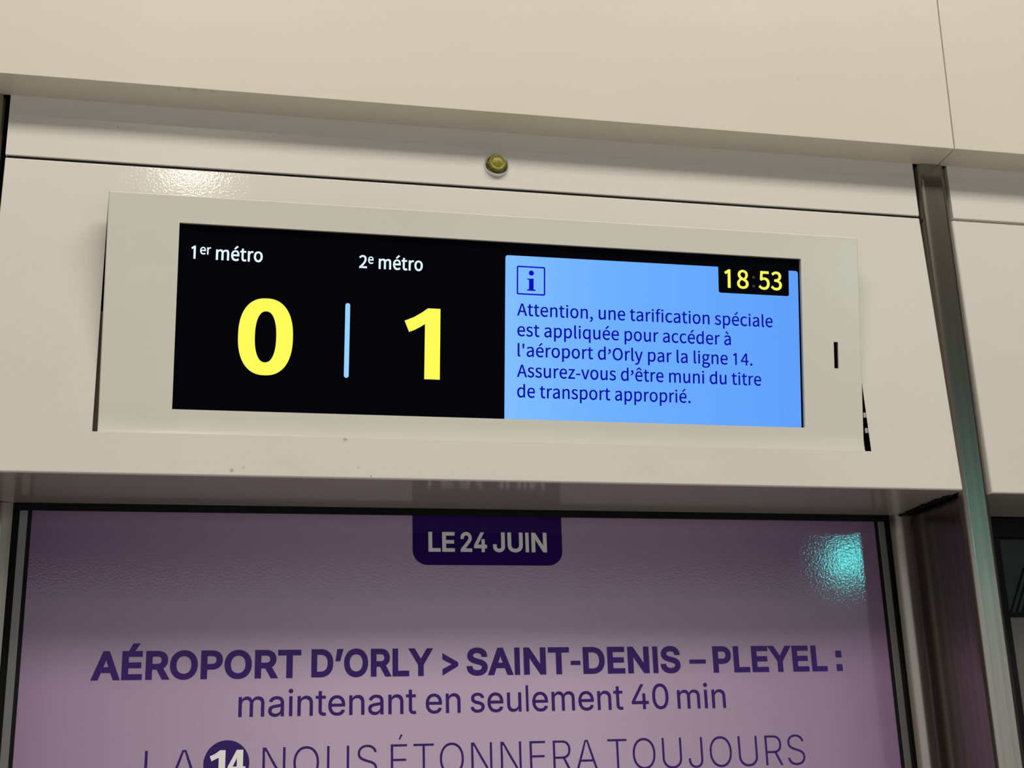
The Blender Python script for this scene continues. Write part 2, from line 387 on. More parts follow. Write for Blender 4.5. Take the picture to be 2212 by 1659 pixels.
  'à': [552,[[[124,-13,213,-13,278,-13],[338,22,389,64,390,64],[391,64,392,64,395,42],[397,21,400,0,425,0],[449,0,474,0,474,109],[474,218,474,327,474,460],[420,546,289,546,203,546],[128,508,80,476,92,456],[103,435,115,415,157,443],[213,472,275,472,362,472],[384,406,384,337,158,312],[58,254,58,138,58,42]],[[289,60,238,60,185,60],[144,83,144,144,144,213],[205,257,384,277,384,228],[384,179,384,129,332,83]],[[252,684,309,627,324,642],[340,658,355,673,303,733],[251,794,199,855,178,835],[158,816,137,796,194,740]]]],
  'é': [543,[[[164,-13,306,-13,377,-13],[434,11,480,41,470,61],[459,81,449,101,409,75],[368,59,316,59,215,59],[145,131,139,245,259,245],[378,245,498,245,500,259],[502,276,502,296,502,448],[425,546,289,546,168,546],[51,439,51,266,51,90]],[[233,309,138,309,149,415],[216,475,291,475,375,475],[424,417,424,309,328,309]],[[258,642,274,627,330,684],[387,740,444,796,424,816],[403,835,382,855,331,794],[279,733,227,673,243,658]]]],
  'ê': [543,[[[164,-13,306,-13,377,-13],[434,11,480,41,470,61],[459,81,449,101,409,75],[368,59,316,59,215,59],[145,131,139,245,259,245],[378,245,498,245,500,259],[502,276,502,296,502,448],[425,546,289,546,168,546],[51,439,51,266,51,90]],[[233,309,138,309,149,415],[216,475,291,475,375,475],[424,417,424,309,328,309]],[[161,709,120,658,132,646],[145,634,158,623,201,664],[243,705,286,746,288,746],[290,746,291,746,334,705],[377,664,420,623,433,634],[446,646,459,658,417,709],[375,760,333,811,304,811],[274,811,244,811,203,760]]]],
  '’': [980,[[[100,614,47,587,54,575],[61,562,68,550,130,579],[190,646,190,733,190,787],[155,826,113,826,69,826],[46,794,46,763,46,727],[71,700,108,700,119,700],[128,704,134,708,134,665]]]],
 },
 'I': {
  ' ': [188,[]],
  '-': [453,[[[263,244,337,244,337,226],[337,207,337,188,263,188],[188,188,114,188,114,207],[114,226,114,244,188,244]]]],
  '0': [453,[[[264,-7,227,-7,189,-7],[157,3,130,24,103,45],[83,74,69,113,55,152],[48,199,48,254,48,309],[55,356,69,395,83,434],[104,464,130,484,157,505],[189,516,227,516,264,516],[296,505,323,484,350,464],[370,434,384,395,398,356],[405,309,405,254,405,199],[398,152,384,113,370,74],[350,45,323,24,297,3]],[[202,50,227,50,252,50],[273,58,290,74,308,90],[321,113,330,144,339,174],[344,211,344,254,344,297],[339,334,330,365,321,395],[308,419,290,435,273,451],[252,460,227,460,202,460],[180,451,163,435,146,419],[132,395,123,365,114,334],[109,297,109,254,109,211],[114,174,123,144,132,113],[146,90,163,74,180,58]]]],
  '1': [453,[[[181,0,76,0,76,18],[76,36,76,55,181,55],[286,55,391,55,391,36],[391,18,391,0,286,0]],[[250,509,276,509,276,339],[276,170,276,0,255,0],[234,0,212,0,212,149],[212,299,212,448,211,448],[210,448,209,448,168,418],[127,388,86,358,86,381],[86,404,86,427,123,454],[161,481,198,509,224,509]]]],
  '2': [453,[[[172,0,64,0,64,16],[64,32,64,47,121,108],[177,168,234,229,254,249],[270,267,282,282,295,298],[304,313,311,327,317,341],[320,356,320,371,320,390],[316,405,308,419,299,432],[288,442,273,449,259,456],[242,460,224,460,204,460],[187,456,172,447,158,439],[147,428,139,413,131,399],[127,382,127,362,107,362],[86,362,66,362,66,392],[72,419,86,442,100,465],[119,483,143,496,167,509],[194,516,225,516,255,516],[282,509,306,497,329,484],[348,467,361,445,374,424],[381,399,381,372,381,354],[378,335,371,318,364,300],[353,280,336,259,319,237],[296,211,267,180,229,140],[191,100,153,60,153,59],[153,58,153,57,231,57],[310,57,389,57,389,38],[389,19,389,0,281,0]]]],
  '4': [453,[[[164,105,40,105,40,123],[40,141,40,158,109,275],[178,392,247,509,268,509],[289,509,311,509,243,394],[176,280,109,166,109,165],[109,164,109,163,210,163],[312,163,413,163,413,144],[413,125,413,105,289,105]],[[302,0,282,0,282,40],[282,81,282,121,282,130],[282,138,282,146,282,203],[282,260,282,318,302,318],[322,318,343,318,343,212],[343,106,343,0,322,0]]]],
  ':': [188,[[[108,-4,95,-4,83,-4],[72,0,63,9,54,18],[50,28,50,41,50,54],[54,65,63,73,72,82],[83,87,95,87,108,87],[119,82,128,73,137,65],[141,54,141,41,141,28],[137,18,128,9,119,0]],[[108,271,95,271,83,271],[72,275,63,284,54,293],[50,304,50,316,50,329],[54,340,63,349,72,357],[83,362,95,362,108,362],[119,357,128,349,137,340],[141,329,141,316,141,304],[137,293,128,284,119,275]]]],
  '>': [453,[[[387,192,387,178,280,123],[172,69,65,15,65,37],[65,59,65,81,147,120],[229,159,310,198,310,197],[309,195,308,194,308,197],[308,201,308,204,309,202],[310,201,310,200,229,239],[147,277,65,316,65,338],[65,361,65,383,172,329],[280,274,387,220,387,206]]]],
  'A': [480,[[[39,0,16,0,78,170],[140,339,201,509,226,509],[251,509,276,509,338,339],[401,170,463,0,440,0],[418,0,395,0,359,101],[323,202,287,302,281,321],[273,344,264,372,255,400],[245,435,232,478,236,478],[241,478,245,478,233,435],[222,399,213,371,204,343],[196,320,191,302,155,202],[120,101,85,0,62,0]],[[197,142,110,142,110,161],[110,180,110,199,197,199],[283,199,370,199,370,180],[370,161,370,142,283,142]]]],
  'D': [502,[[[271,0,219,0,178,0],[137,0,96,0,96,19],[96,38,96,57,136,57],[175,57,215,57,256,57],[291,65,318,81,345,97],[366,119,379,149,392,179],[399,214,399,255,399,296],[392,331,379,361,366,390],[346,412,320,428,293,444],[260,452,221,452,178,452],[136,452,93,452,93,471],[93,490,93,509,137,509],[181,509,225,509,275,509],[317,499,353,478,388,458],[415,429,433,391,452,353],[462,308,462,255,462,202],[452,157,433,119,414,81],[387,51,351,31,314,10]],[[103,509,125,509,125,339],[125,170,125,0,103,0],[82,0,60,0,60,170],[60,339,60,509,82,509]]]],
  'E': [419,[[[165,0,60,0,60,170],[60,339,60,509,164,509],[268,509,372,509,372,490],[372,471,372,452,290,452],[207,452,125,452,125,396],[125,341,125,286,202,286],[278,286,355,286,355,267],[355,248,355,229,278,229],[202,229,125,229,125,172],[125,114,125,57,208,57],[292,57,375,57,375,38],[375,19,375,0,270,0]]]],
  'I': [300,[[[111,0,31,0,31,19],[31,38,31,57,60,57],[89,57,118,57,118,189],[118,320,118,452,89,452],[60,452,31,452,31,471],[31,490,31,509,111,509],[190,509,269,509,269,490],[269,471,269,452,240,452],[212,452,183,452,183,320],[183,189,183,57,212,57],[240,57,269,57,269,38],[269,19,269,0,190,0]]]],
  'J': [396,[[[230,-7,185,-7,140,-7],[104,6,75,33,47,59],[33,97,33,145,33,155],[33,164,33,173,55,173],[76,173,98,173,98,164],[98,155,98,145,98,114],[106,91,122,74,137,58],[159,50,185,50,211,50],[232,58,248,74,264,91],[272,114,272,145,272,267],[272,388,272,509,293,509],[315,509,336,509,336,388],[336,267,336,145,336,97],[322,59,294,33,266,6]]]],
  'L': [393,[[[160,0,60,0,60,170],[60,339,60,509,82,509],[103,509,125,509,125,358],[125,208,125,57,203,57],[282,57,361,57,361,38],[361,19,361,0,261,0]]]],
  'N': [523,[[[82,0,60,0,60,170],[60,339,60,509,85,509],[111,509,136,509,205,400],[274,291,343,183,349,174],[355,164,363,151,370,138],[379,123,388,107,396,90],[405,73,414,55,411,55],[408,54,405,54,403,72],[401,90,401,108,400,126],[399,142,399,157,399,172],[399,185,399,195,399,300],[399,404,399,509,420,509],[442,509,463,509,463,339],[463,170,463,0,438,0],[412,0,387,0,325,97],[264,193,202,290,194,303],[186,316,177,331,169,345],[159,362,148,381,137,400],[123,424,108,452,111,453],[115,453,119,454,120,428],[121,405,122,384,123,362],[124,344,124,328,125,312],[125,300,125,291,125,194],[125,97,125,0,103,0]]]],
  'O': [533,[[[311,-7,267,-7,223,-7],[184,4,150,25,116,46],[90,76,70,115,50,154],[40,201,40,254,40,308],[50,354,70,393,90,432],[116,462,150,484,184,505],[223,516,267,516,311,516],[350,505,384,484,418,462],[444,432,464,393,483,354],[493,308,493,254,493,201],[483,154,464,115,444,76],[418,46,384,25,350,4]],[[236,53,267,53,297,53],[325,61,349,76,374,91],[394,114,408,144,423,174],[430,211,430,254,430,298],[423,335,408,365,394,395],[374,417,349,433,325,448],[297,456,267,456,236,456],[209,448,184,433,159,417],[140,394,125,364,111,334],[103,297,103,254,103,211],[111,174,125,144,140,114],[159,92,184,76,209,61]]]],
  'P': [445,[[[82,0,60,0,60,170],[60,339,60,509,118,509],[177,509,235,509,274,509],[307,502,332,487,358,473],[377,454,390,430,402,405],[409,378,409,348,409,317],[402,290,390,265,377,241],[358,222,332,207,307,193],[274,186,235,186,193,186],[151,186,109,186,109,205],[109,224,109,242,150,242],[191,242,233,242,259,242],[281,247,297,256,313,265],[325,278,333,294,341,310],[344,328,344,348,344,368],[341,386,333,402,325,417],[313,430,297,439,280,448],[259,452,232,452,196,452],[160,452,125,452,125,301],[125,151,125,0,103,0]]]],
  'R': [449,[[[82,0,60,0,60,170],[60,339,60,509,119,509],[177,509,236,509,275,509],[307,502,333,489,359,475],[378,457,390,433,403,410],[409,382,409,352,409,321],[403,295,390,271,378,248],[359,230,333,217,307,204],[275,198,236,198,189,198],[143,198,96,198,96,217],[96,236,96,255,142,255],[188,255,234,255,260,255],[281,259,298,267,314,275],[326,286,334,300,341,315],[345,332,345,352,345,372],[341,390,334,405,326,420],[314,431,298,440,281,448],[259,452,233,452,197,452],[161,452,125,452,125,301],[125,151,125,0,103,0]],[[378,0,353,0,312,76],[271,153,230,229,254,229],[279,229,303,229,344,153],[386,76,428,0,403,0]]]],
  'S': [447,[[[263,-9,224,-9,187,-9],[155,-3,128,9,100,21],[79,38,64,60,49,82],[40,107,38,137,60,137],[82,137,104,137,106,117],[112,101,123,88,134,75],[149,65,166,59,184,52],[203,49,224,49,247,49],[268,53,286,60,304,68],[319,78,329,92,340,105],[346,121,346,139,346,155],[341,169,332,179,323,189],[311,198,296,205,281,211],[264,217,245,222,224,228],[204,234,184,239,142,251],[109,268,86,289,63,311],[52,339,52,372,52,401],[60,426,75,448,90,469],[111,486,138,498,164,510],[194,516,227,516,261,516],[290,510,316,498,342,486],[362,469,377,449,392,428],[400,404,401,378,380,378],[358,378,337,378,335,403],[323,423,302,437,281,451],[256,459,225,459,203,459],[184,455,167,448,151,441],[138,431,129,418,120,406],[115,391,115,376,115,358],[120,344,131,334,142,323],[154,314,169,308,184,302],[199,297,212,293,230,289],[247,284,264,279,279,275],[295,270,312,264,328,257],[344,248,359,238,373,227],[385,214,395,198,404,181],[408,162,408,139,408,111],[401,86,386,64,372,41],[351,24,323,11,296,-2]]]],
  'T': [449,[[[85,452,32,452,32,471],[32,490,32,509,160,509],[288,509,417,509,417,490],[417,471,417,452,363,452],[310,452,257,452,257,301],[257,151,257,0,235,0],[214,0,193,0,193,151],[193,301,193,452,139,452]]]],
  'U': [517,[[[299,-8,259,-8,219,-8],[184,0,154,15,124,31],[101,53,85,80,68,107],[60,138,60,173,60,285],[60,397,60,509,81,509],[103,509,124,509,124,399],[124,288,124,178,124,154],[130,132,141,113,152,94],[167,79,187,68,207,57],[231,52,259,52,287,52],[311,57,331,68,351,79],[366,94,377,113,387,132],[393,154,393,178,393,288],[393,399,393,509,414,509],[436,509,457,509,457,397],[457,285,457,173,457,138],[449,107,433,80,416,53],[393,31,363,15,334,0]]]],
  'Y': [472,[[[225,0,203,0,203,69],[203,139,203,208,141,308],[79,409,16,509,41,509],[66,509,91,509,125,454],[159,399,192,344,203,326],[213,309,222,292,231,275],[240,255,250,230,241,230],[232,230,224,230,233,255],[242,276,251,293,260,310],[270,327,280,344,314,399],[347,454,381,509,406,509],[430,509,455,509,393,409],[330,308,268,208,268,139],[268,69,268,0,247,0]]]],
  'a': [389,[[[182,-9,160,-9,136,-9],[114,-4,94,5,75,14],[59,27,48,45,36,62],[30,83,30,108,30,130],[35,147,43,161,52,175],[63,185,78,193,92,201],[108,207,125,211,143,215],[160,218,178,220,201,223],[219,225,234,227,248,228],[258,231,265,235,272,239],[276,245,276,255,276,255],[276,256,276,257,276,272],[273,286,267,297,261,308],[252,316,240,322,228,328],[213,331,196,331,178,331],[162,328,149,322,136,317],[126,309,118,301,110,292],[104,283,100,274,80,280],[61,285,41,291,50,314],[62,332,79,346,95,360],[113,369,133,375,153,381],[173,384,194,384,208,384],[223,383,239,379,255,376],[271,370,286,360,301,351],[313,338,322,320,332,303],[337,280,337,251,337,168],[337,84,337,0,317,0],[297,0,277,0,277,17],[277,35,277,52,275,52],[274,52,272,52,268,43],[261,34,252,25,243,15],[230,7,215,1,200,-5]],[[155,45,170,45,193,45],[212,50,228,59,243,68],[255,79,263,93,271,107],[276,122,276,138,276,155],[276,173,276,190,273,187],[268,184,259,182,251,180],[242,178,231,176,221,174],[210,172,200,171,190,170],[182,169,175,168,161,166],[147,163,134,159,121,154],[111,148,103,139,96,131],[92,119,92,105,92,92],[95,81,102,72,109,63],[118,57,130,52,142,48]]]],
  'e': [404,[[[238,-8,212,-8,175,-8],[143,0,117,16,90,33],[70,56,56,85,41,114],[34,148,34,187,34,226],[41,260,55,290,69,319],[89,343,115,359,141,376],[171,384,205,384,226,384],[246,381,266,374,285,367],[303,356,319,341,335,326],[348,306,357,282,366,258],[371,228,371,194,371,186],[371,178,371,169,272,169],[174,169,75,169,75,187],[75,204,75,221,163,221],[250,221,338,221,329,215],[319,208,310,202,310,227],[306,249,298,269,290,288],[278,303,263,314,247,325],[228,330,205,330,182,330],[163,325,146,313,130,302],[118,288,109,270,100,251],[96,232,96,211,96,200],[96,189,96,178,96,150],[101,126,110,106,120,87],[134,72,151,61,168,51],[189,46,212,46,228,46],[241,48,254,53,266,57],[277,64,285,73,294,82],[301,93,306,105,325,101],[345,96,365,91,359,71],[349,54,335,39,321,24],[303,13,283,4,262,-4]]]],
  'i': [167,[[[73,0,53,0,53,126],[53,253,53,379,73,379],[93,379,114,379,114,253],[114,126,114,0,93,0]],[[95,443,84,443,72,443],[62,447,54,455,45,462],[41,472,41,483,41,494],[45,504,54,512,62,520],[72,524,84,524,95,524],[106,520,114,512,122,504],[126,494,126,483,126,472],[122,462,114,455,106,447]]]],
  'l': [189,[[[147,-2,139,-2,110,-2],[88,5,74,20,60,35],[53,57,53,84,53,226],[53,367,53,509,73,509],[93,509,114,509,114,372],[114,235,114,99,114,81],[116,69,120,62,125,55],[133,52,146,52,152,52],[157,52,160,53,164,53],[167,54,170,54,173,37],[177,20,181,3,175,1],[169,0,162,-1,154,-2]]]],
  'm': [610,[[[73,0,53,0,53,126],[53,253,53,379,72,379],[92,379,112,379,112,351],[112,323,112,295,111,295],[109,295,108,295,113,316],[121,332,132,346,144,359],[157,369,172,376,187,383],[203,386,219,386,247,386],[270,378,287,361,305,344],[316,322,321,295,318,295],[315,295,312,295,317,313],[325,329,337,343,349,357],[364,367,381,375,398,382],[416,386,437,386,459,386],[479,381,497,372,515,362],[530,348,541,328,551,309],[557,285,557,255,557,170],[557,85,557,0,536,0],[516,0,496,0,496,85],[496,169,496,254,496,281],[488,301,473,313,457,325],[439,330,419,330,402,330],[387,327,374,320,362,313],[352,303,345,290,339,278],[335,263,335,247,335,165],[335,82,335,0,315,0],[295,0,274,0,274,87],[274,173,274,260,274,281],[267,298,253,311,239,324],[221,330,199,330,185,330],[171,327,158,320,144,313],[134,303,126,289,118,276],[114,258,114,238,114,159],[114,79,114,0,93,0]]]],
  'n': [410,[[[114,249,114,227,114,151],[114,76,114,0,93,0],[73,0,53,0,53,126],[53,253,53,379,72,379],[92,379,112,379,112,349],[112,318,112,287,109,287],[106,287,102,287,114,322],[131,347,152,362,174,377],[199,384,227,384,253,384],[276,379,295,369,314,358],[330,342,341,321,352,299],[357,273,357,240,357,160],[357,80,357,0,337,0],[316,0,296,0,296,78],[296,157,296,235,296,265],[288,288,273,304,258,321],[237,329,210,329,192,329],[175,325,161,317,146,309],[135,298,126,283,118,267]]]],
  's': [365,[[[211,-8,182,-8,156,-8],[133,-4,112,3,92,11],[75,23,62,38,49,53],[40,72,36,94,55,98],[74,102,94,107,99,86],[109,70,124,60,139,50],[158,45,181,45,208,45],[229,51,244,62,260,74],[268,87,268,103,268,116],[263,127,254,136,245,144],[231,151,212,155,191,160],[170,165,149,170,115,178],[89,191,72,208,55,225],[47,247,47,274,47,296],[53,315,65,332,77,348],[94,361,115,370,136,380],[160,384,187,384,213,384],[235,380,254,372,272,365],[287,353,299,339,310,325],[319,309,324,290,305,286],[287,281,268,277,263,292],[255,304,243,316,230,327],[212,333,187,333,165,333],[146,327,131,317,116,306],[109,293,109,277,109,263],[114,252,124,243,134,235],[150,228,172,223,191,218],[210,214,229,209,264,201],[290,188,306,171,323,154],[331,133,331,107,331,84],[325,64,312,47,300,30],[282,16,260,6,237,-3]]]],
  't': [227,[[[138,379,204,379,204,362],[204,344,204,327,138,327],[72,327,6,327,6,344],[6,362,6,379,72,379]],[[65,345,65,471,85,471],[106,471,126,471,126,347],[126,222,126,98,126,81],[129,69,136,61,143,54],[154,50,170,50,174,50],[179,50,185,51,191,52],[197,53,202,54,206,36],[209,19,213,2,207,0],[200,-2,192,-3,184,-4],[176,-4,168,-4,136,-4],[110,4,92,21,74,38],[65,62,65,93,65,219]]]],
  'u': [410,[[[211,-5,182,-5,157,-5],[134,0,115,11,95,21],[80,37,69,59,58,80],[53,107,53,139,53,219],[53,299,53,379,73,379],[93,379,114,379,114,301],[114,222,114,144,114,114],[121,91,137,75,152,58],[173,50,200,50,218,50],[235,54,249,62,264,70],[275,81,283,97,292,112],[296,131,296,153,296,228],[296,304,296,379,316,379],[337,379,357,379,357,253],[357,126,357,0,337,0],[318,0,298,0,298,31],[298,61,298,92,301,92],[304,92,307,92,295,57],[279,32,257,17,235,2]]]],
  'É': [419,[[[165,0,60,0,60,170],[60,339,60,509,164,509],[268,509,372,509,372,490],[372,471,372,452,290,452],[207,452,125,452,125,396],[125,341,125,286,202,286],[278,286,355,286,355,267],[355,248,355,229,278,229],[202,229,125,229,125,172],[125,114,125,57,208,57],[292,57,375,57,375,38],[375,19,375,0,270,0]],[[208,558,191,558,207,592],[223,625,239,659,261,659],[284,659,307,659,285,625],[263,592,241,558,224,558]]]],
  '–': [350,[[[233,244,350,244,350,226],[350,207,350,188,233,188],[117,188,0,188,0,207],[0,226,0,244,117,244]]]],
  '’': [177,[[[67,318,52,318,62,382],[72,445,82,509,105,509],[128,509,151,509,133,445],[116,382,98,318,83,318]]]],
 },
}


SQ = lambda y: [[60, y, 60, y, 60, y], [150, y, 150, y, 150, y], [150, y + 92, 150, y + 92, 150, y + 92], [60, y + 92, 60, y + 92, 60, y + 92]]
GLYPHS['I'][':'] = [210, [SQ(0), SQ(295)]]                # square dots


PT = lambda *ps: [[x, y] * 3 for x, y in ps]
GLYPHS['I']['I'] = [178, [PT((62, 0), (116, 0), (116, 509), (62, 509))]]
GLYPHS['I']['l'] = [158, [PT((53, 0), (103, 0), (103, 520), (53, 520))]]
GLYPHS['I']['-'] = [225, [PT((38, 190), (187, 190), (187, 222), (38, 222))]]
GLYPHS['I']['–'] = [360, [PT((30, 190), (330, 190), (330, 222), (30, 222))]]
GLYPHS['S']['1'] = [544, [PT((215, 0), (302, 0), (302, 719), (236, 719), (78, 612), (116, 552), (215, 612))]]     # no foot


def sample(spl, n=5):
    pts = []
    k = len(spl)
    for i in range(k):
        p, q = spl[i], spl[(i + 1) % k]
        a, b, c, d = Vector((p[2], p[3])), Vector((p[4], p[5])), Vector((q[0], q[1])), Vector((q[2], q[3]))
        ch = d - a
        L = ch.length
        if L < 0.5:
            continue
        flat = max(abs((b - a).cross(ch)) / L, abs((c - a).cross(ch)) / L) < 3
        m_ = 1 if flat else n
        for s in range(m_):
            t = s / m_
            u = 1 - t
            pts.append(a * u ** 3 + b * 3 * u * u * t + c * 3 * u * t * t + d * t ** 3)
    out = []
    for p in pts:
        if not out or (p - out[-1]).length > 1.0:
            out.append(p)
    if len(out) > 1 and (out[0] - out[-1]).length < 1.0:
        out.pop()
    return out


def signed_area(c):
    return 0.5 * sum(c[i].x * c[(i + 1) % len(c)].y - c[(i + 1) % len(c)].x * c[i].y for i in range(len(c)))


def grow(c, d):
    """move a contour d units to its right-hand side (outwards for counter-clockwise outlines)"""
    out = []
    n = len(c)
    for i in range(n):
        e0 = (c[i] - c[i - 1]).normalized()
        e1 = (c[(i + 1) % n] - c[i]).normalized()
        n0, n1 = Vector((e0.y, -e0.x)), Vector((e1.y, -e1.x))
        b = n0 + n1
        if b.length < 0.3:
            b = n0
        b.normalize()
        k = 1 / max(0.45, b.dot(n1))
        out.append(c[i] + b * d * k)
    return out


def winding(contours, p):
    w = 0
    for c in contours:
        for i in range(len(c)):
            a, b = c[i], c[(i + 1) % len(c)]
            if (a.y <= p.y) != (b.y <= p.y):
                x = a.x + (p.y - a.y) * (b.x - a.x) / (b.y - a.y)
                if x > p.x:
                    w += 1 if b.y > a.y else -1
    return w


def fill(contours):
    """triangles covering every point with positive winding number"""
    vs, es = [], []
    for c in contours:
        s = len(vs)
        vs += [Vector(p) for p in c]
        es += [(s + i, s + (i + 1) % len(c)) for i in range(len(c))]
    r = delaunay_2d_cdt(vs, es, [], 0, 1e-4)
    rv, tri = r[0], r[2]
    keep = []
    for t in tri:
        g = (rv[t[0]] + rv[t[1]] + rv[t[2]]) / 3
        if winding(contours, g) > 0:
            keep.append(tuple(t))
    return [tuple(v) for v in rv], keep


CACHE = {}


def glyph(font, ch, weight):
    key = (font, ch, weight)
    if key not in CACHE:
        adv, spl = GLYPHS[font][ch]
        if ch == '’' and font == 'S':
            adv, spl = GLYPHS[font][','][0], [[[v + (520 if k % 2 else 0) for k, v in enumerate(p)] for p in s] for s in GLYPHS[font][','][1]]
        cs = [sample(s) for s in spl]
        cs = [c for c in cs if len(c) > 2]
        if cs and sum(signed_area(c) for c in cs) < 0:
            cs = [c[::-1] for c in cs]
        if weight:
            cs = [grow(c, weight) for c in cs]
        if font == 'S' and ch.islower():                 # tall lower case: x-height raised, ascenders kept
            lift = lambda y: y if y <= 0 else y * 1.10 if y < 486 else 534.6 + (y - 486) * 0.835
            cs = [[Vector((p.x, lift(p.y))) for p in c] for c in cs]
        CACHE[key] = (adv, fill(cs) if cs else ([], []))
    return CACHE[key]


def layout(runs):
    """runs: list of (font, text, weight, scale, rise, tracking) -> verts, faces in glyph units"""
    V, F = [], []
    x = 0
    for (font, text, weight, scale, rise, track) in runs:
        for ch in text:
            adv, (gv, gf) = glyph(font, ch, weight)
            s = len(V)
            V += [(x + p[0] * scale, p[1] * scale + rise) for p in gv]
            F += [tuple(s + i for i in f) for f in gf]
            x += (adv + track) * scale
    return V, F


def fit(V, x0, x1, base, unit):
    """stretch laid-out text so that its ink runs from x0 to x1; unit is metres per glyph unit in height"""
    a, b = min(v[0] for v in V), max(v[0] for v in V)
    k = (x1 - x0) / (b - a)
    return [(x0 + (v[0] - a) * k, base + v[1] * unit) for v in V]


def rounded(x0, x1, y0, y1, r, n=6):
    return arc(x1 - r, y0 + r, r, -90, 0, n) + arc(x1 - r, y1 - r, r, 0, 90, n) + arc(x0 + r, y1 - r, r, 90, 180, n) + arc(x0 + r, y0 + r, r, 180, 270, n)


def flat(contours):
    cs = [[Vector(p) * 1000 for p in c] for c in contours]
    if signed_area(cs[0]) < 0:
        cs[0] = cs[0][::-1]
    for i in range(1, len(cs)):
        if signed_area(cs[i]) > 0:
            cs[i] = cs[i][::-1]
    v, f = fill(cs)
    return [(p[0] / 1000, p[1] / 1000) for p in v], f


# ------------------------------------------------------------------ the setting
struct(box('floor', -7, 7, -10, 0.06, -EYE - 0.1, -EYE, M_FLOOR))
struct(box('ceiling', -7, 7, -10, 0.06, 4.6, 4.7, M_CEIL))
struct(box('wall_back', -7, 7, -10.1, -10, -EYE, 4.6, M_FAR))
struct(box('wall_front', -7, 7, 0.06, 0.12, -EYE, 4.6, M_DARK))

PX = 0.5649                      # half width of the display's header panel
P0, P1 = 0.6122, 1.75             # neighbouring bays


# ------------------------------------------------------------------ upper fascia
def fascia(x0, x1, label):
    o = prism('fascia_panel', [(-0.137, 0.7757), (-0.1802, 0.7782), (-0.181, 0.7790), (-0.2085, 1.50), (-0.137, 1.50)], 'x', x0, x1, M_FASCIA, origin=((x0 + x1) / 2, -0.16, 0.78))
    return tag(o, label, 'panel', 'upper fascia panels')


fascia(-0.6005, 0.6008, 'wide cream fascia panel running above the train display')
fascia(0.6026, 1.80, 'cream fascia panel right of the vertical seam, at the top right corner')
fascia(-1.80, -0.6021, 'cream fascia panel left of the steel post on the left')


def band(x0, x1, label):
    o = prism('recess_panel', [(-0.137, 0.7757), (-0.137, 0.7015), (-0.136, 0.7005), (-0.118, 0.7005), (-0.118, 0.7757)], 'x', x0, x1, M_BAND, origin=((x0 + x1) / 2, -0.13, 0.70))
    return tag(o, label, 'panel', 'recessed strips under the fascia')


band(-PX, PX, 'narrow recessed white strip holding the yellow lamp, under the wide fascia')
band(P0 + 0.0025, P1, 'short recessed white strip under the fascia, right of the steel post')
band(-P1, -P0 - 0.0025, 'recessed white strip under the fascia, left of the left steel post')

# ------------------------------------------------------------------ header panels
ZT, ZB = 0.6968, 0.3300
yp = lambda z, lean=0.018: -0.137 - lean * (ZT - z) / (ZT - ZB)     # the sheet leans out towards its lower edge
HX, HZ0, HZ1 = 0.4505, 0.3765, 0.652                     # cut-out for the display


def header(x0, x1, label, hole, lean):
    t = thing('header_panel', label, 'panel', ((x0 + x1) / 2, -0.15, ZB), 'header panels over the platform doors')
    yb = yp(ZB, lean)
    r = 0.0025
    rows = [(-0.112, ZT), (-0.1362, ZT), (-0.1369, ZT - 0.0003), (yp(ZT - 0.001, lean), ZT - 0.001)]
    if hole:
        rows += [(yp(HZ1), HZ1), (yp(HZ0), HZ0)]
    rows += [(y, z) for (y, z) in arc(yb + r, ZB + r, r, 180, 270, 6)]
    e = 0.0012 if hole else 0.003
    xs = [(x0, 0.022), (x0, e), (x0 + e * 0.3, e * 0.3), (x0 + e, 0.0)]
    if hole:
        xs += [(-HX, 0), (HX, 0)]
    xs += [(x1 - e, 0.0), (x1 - e * 0.3, e * 0.3), (x1, e), (x1, 0.022)]
    v, f = sheet_grid(xs, rows, {(4, 4)} if hole else set())
    mesh('front_sheet', v, f, M_SHEET, t, smooth=True)
    # underside running back to the poster, with a rounded rear corner at each end
    c = 0.022
    a, d = x0 + 0.0005, x1 - 0.0005
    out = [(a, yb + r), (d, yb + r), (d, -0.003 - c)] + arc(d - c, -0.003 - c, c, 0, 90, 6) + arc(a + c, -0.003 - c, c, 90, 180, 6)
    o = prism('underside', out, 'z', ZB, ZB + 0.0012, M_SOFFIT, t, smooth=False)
    o['label'] = 'grey underside'
    return t


hp = header(-PX, PX, 'white sheet metal header panel with the display set in its cut-out', True, 0.018)
header(P0, P1, 'plain white header panel at the right edge, beyond the steel post', False, 0.005)
header(-P1, -P0, 'plain white header panel left of the left steel post', False, 0.005)

box('gap_shade_strip', -PX + 0.0015, PX - 0.0015, -0.1345, -0.120, ZT, 0.7005, M_BLACK, hp)  # black strip standing in for the shade inside the open gap
# ragged sealant between the underside and the right-hand post
random.seed(4)
sv, sf = [], []
N = 26
for i in range(N + 1):
    y = -0.128 + 0.125 * i / N
    w = 0.0035 + 0.0035 * random.random() + 0.006 * math.sin(math.pi * i / N) * random.random()
    sv += [(PX + 0.001, y, 0.3280), (PX - w, y, 0.3283 - 0.001 * random.random()), (PX - w, y, 0.331), (PX + 0.001, y, 0.331)]
for i in range(N):
    a, b = 4 * i, 4 * (i + 1)
    for k in range(4):
        sf.append((a + k, a + (k + 1) % 4, b + (k + 1) % 4, b + k))
sf += [(0, 1, 2, 3), (4 * N + 3, 4 * N + 2, 4 * N + 1, 4 * N)]
o = mesh('sealant', sv, sf, M_BLACK, hp)
o['label'] = 'ragged black sealant along the right end'

# ------------------------------------------------------------------ passenger information display
DO = Vector((0, -0.144, 0.378))
DV = Vector((0, -0.043, 0.263)).normalized()
DN = Vector((0, -DV.z, DV.y))                            # out of the screen: towards the platform and down
DH, DW = 0.2665, 0.4462
disp = thing('train_display', 'lit passenger information display showing waiting times 0 and 1', 'display', DO)


